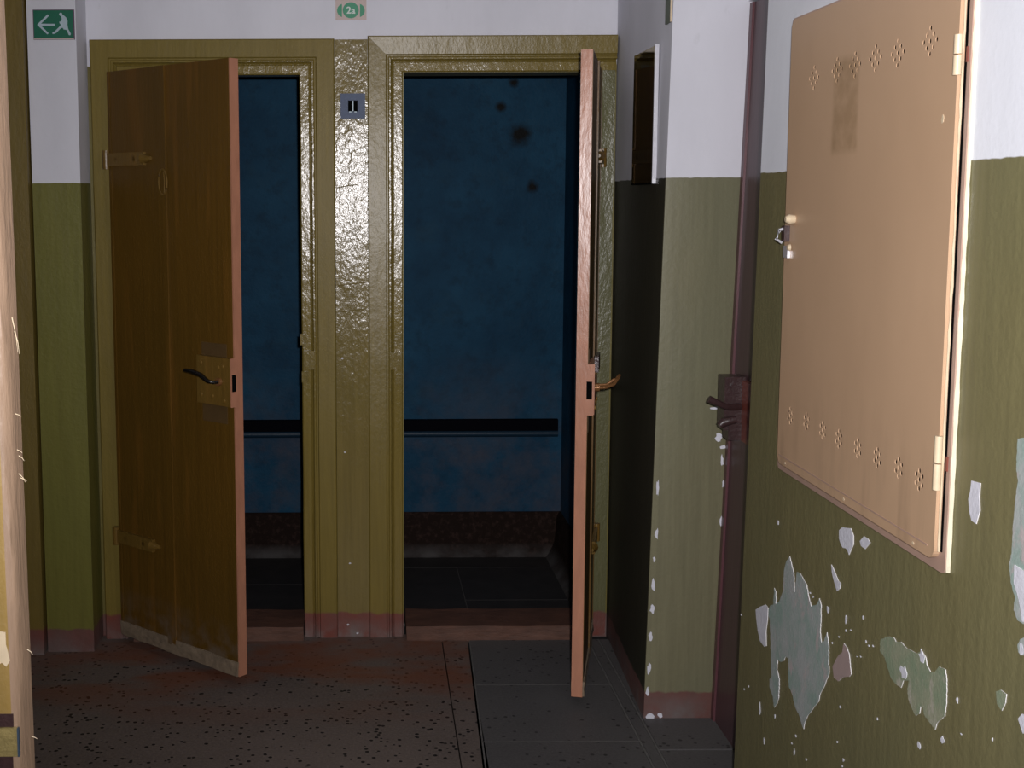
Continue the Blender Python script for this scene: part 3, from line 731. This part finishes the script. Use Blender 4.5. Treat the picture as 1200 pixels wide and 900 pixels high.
peel(Z5([(448,393),(460,410),(470,440),(478,520),(470,530),(445,532),(425,548),(408,535),(402,490),(412,470),(425,445),(442,430)]), plain('peeled_pinkish', (.36, .27, .25), .7, nsc=40), .0018)
peel(Z5([(597,380),(625,366),(650,370),(660,388),(680,388),(705,415),(745,435),(765,425),(780,450),(785,480),(800,510),(815,512),(835,488),(860,500),(866,540),(865,640),(858,690),(840,705),(825,720),(818,745),(800,720),(775,685),(770,655),(760,650),(755,680),(740,688),(725,660),(710,620),(706,580),(712,545),(690,545),(680,575),(660,560),(640,535),(625,490),(615,455),(595,425)]), M_PEEL2, .0012)
chip(onX(860+692/3.4615, 640+515/3.4615, WX-.0008), (0, 1, 0), (0, 0, 1), .013, .012, wr, M_CHIP, (-1, 0, 0), .0015, name='plaster_chip')
chip(onX(860+765/3.4615, 640+448/3.4615, WX-.0008), (0, 1, 0), (0, 0, 1), .009, .010, wr, M_CHIP, (-1, 0, 0), .0015, name='plaster_chip')
peel(Z5([(397,75),(405,90),(425,140),(435,150),(432,172),(420,183),(410,150),(400,110)]), M_CHIP, 0)
peel(Z4([(437,640),(450,628),(465,630),(485,632),(496,660),(496,700),(485,725),(478,742),(472,725),(465,715),(452,712),(445,700),(437,675)]), M_CHIP, 0)
peel(Z4([(523,685),(540,665),(556,675),(566,692),(545,718),(528,705)]), M_CHIP, 0)
peel(Z4([(985,435),(1022,445),(1018,500),(1020,560),(1005,614),(985,600),(976,560),(972,510),(980,480)]), M_CHIP, 0)
peel(Z6([(300,45),(321,42),(370,60),(370,760),(321,743),(300,730),(285,690),(290,640),(275,590),(268,520),(278,470),(282,380),(290,290),(302,200),(295,160)]), M_PEEL, .002)
peel(Z6([(292,520),(321,540),(365,560),(365,735),(321,735),(318,700),(308,650),(300,620),(290,590)]), M_CHIP, 0, .003)
peel(Z6([(300,820),(310,800),(340,790),(345,850),(320,862),(303,850)]), M_PEEL, .001)
peel(Z5([(1065,590),(1085,583),(1108,600),(1105,635),(1090,667),(1070,640)]), M_PEEL2, .0015)
peel(Z5([(1155,700),(1172,680),(1200,690),(1200,760),(1175,760)]), M_CHIP, 0)
for (x, y, w, h) in ((525,290,4,9),(583,702,4,8),(753,808,9,20),(848,788,11,22),(907,625,6,14),(432,652,4,8),(167,690,4,14),(123,790,4,20),(245,837,4,22),(294,865,5,11),(445,868,5,10),(252,770,4,9),(382,258,7,22),(456,298,5,26),(106,660,5,34),(322,205,4,7),(310,190,4,5),(455,343,3,8),(537,387,3,9),(548,404,4,6),(565,405,4,5),(500,448,4,4),(515,448,4,4),(427,368,3,6),(400,392,3,6),(475,342,3,5),(923,762,4,4),(1050,785,3,9),(42,580,3,6),(60,570,2,8),(30,278,3,6),(420,795,3,8),(440,893,4,6),(235,800,3,6),(1168,420,9,30)):
    p = onX(860+x/3.4615, 640+y/3.4615, WX-.0004); dd = Vector(p).length
    sc = dd/FPX/3.4615
    chip(p, (0, 1, 0), (0, 0, 1), w*sc*1.3, h*sc*.62, wr, M_CHIP, (-1, 0, 0), .001, 9, 'plaster_chip')
for (px, py, w, h) in ((912, 612, 2, 3),):
    p = onX(px, py, WX-.0004); chip(p, (0, 1, 0), (0, 0, 1), .004, .005, wr, M_CHIP, (-1, 0, 0), .001)
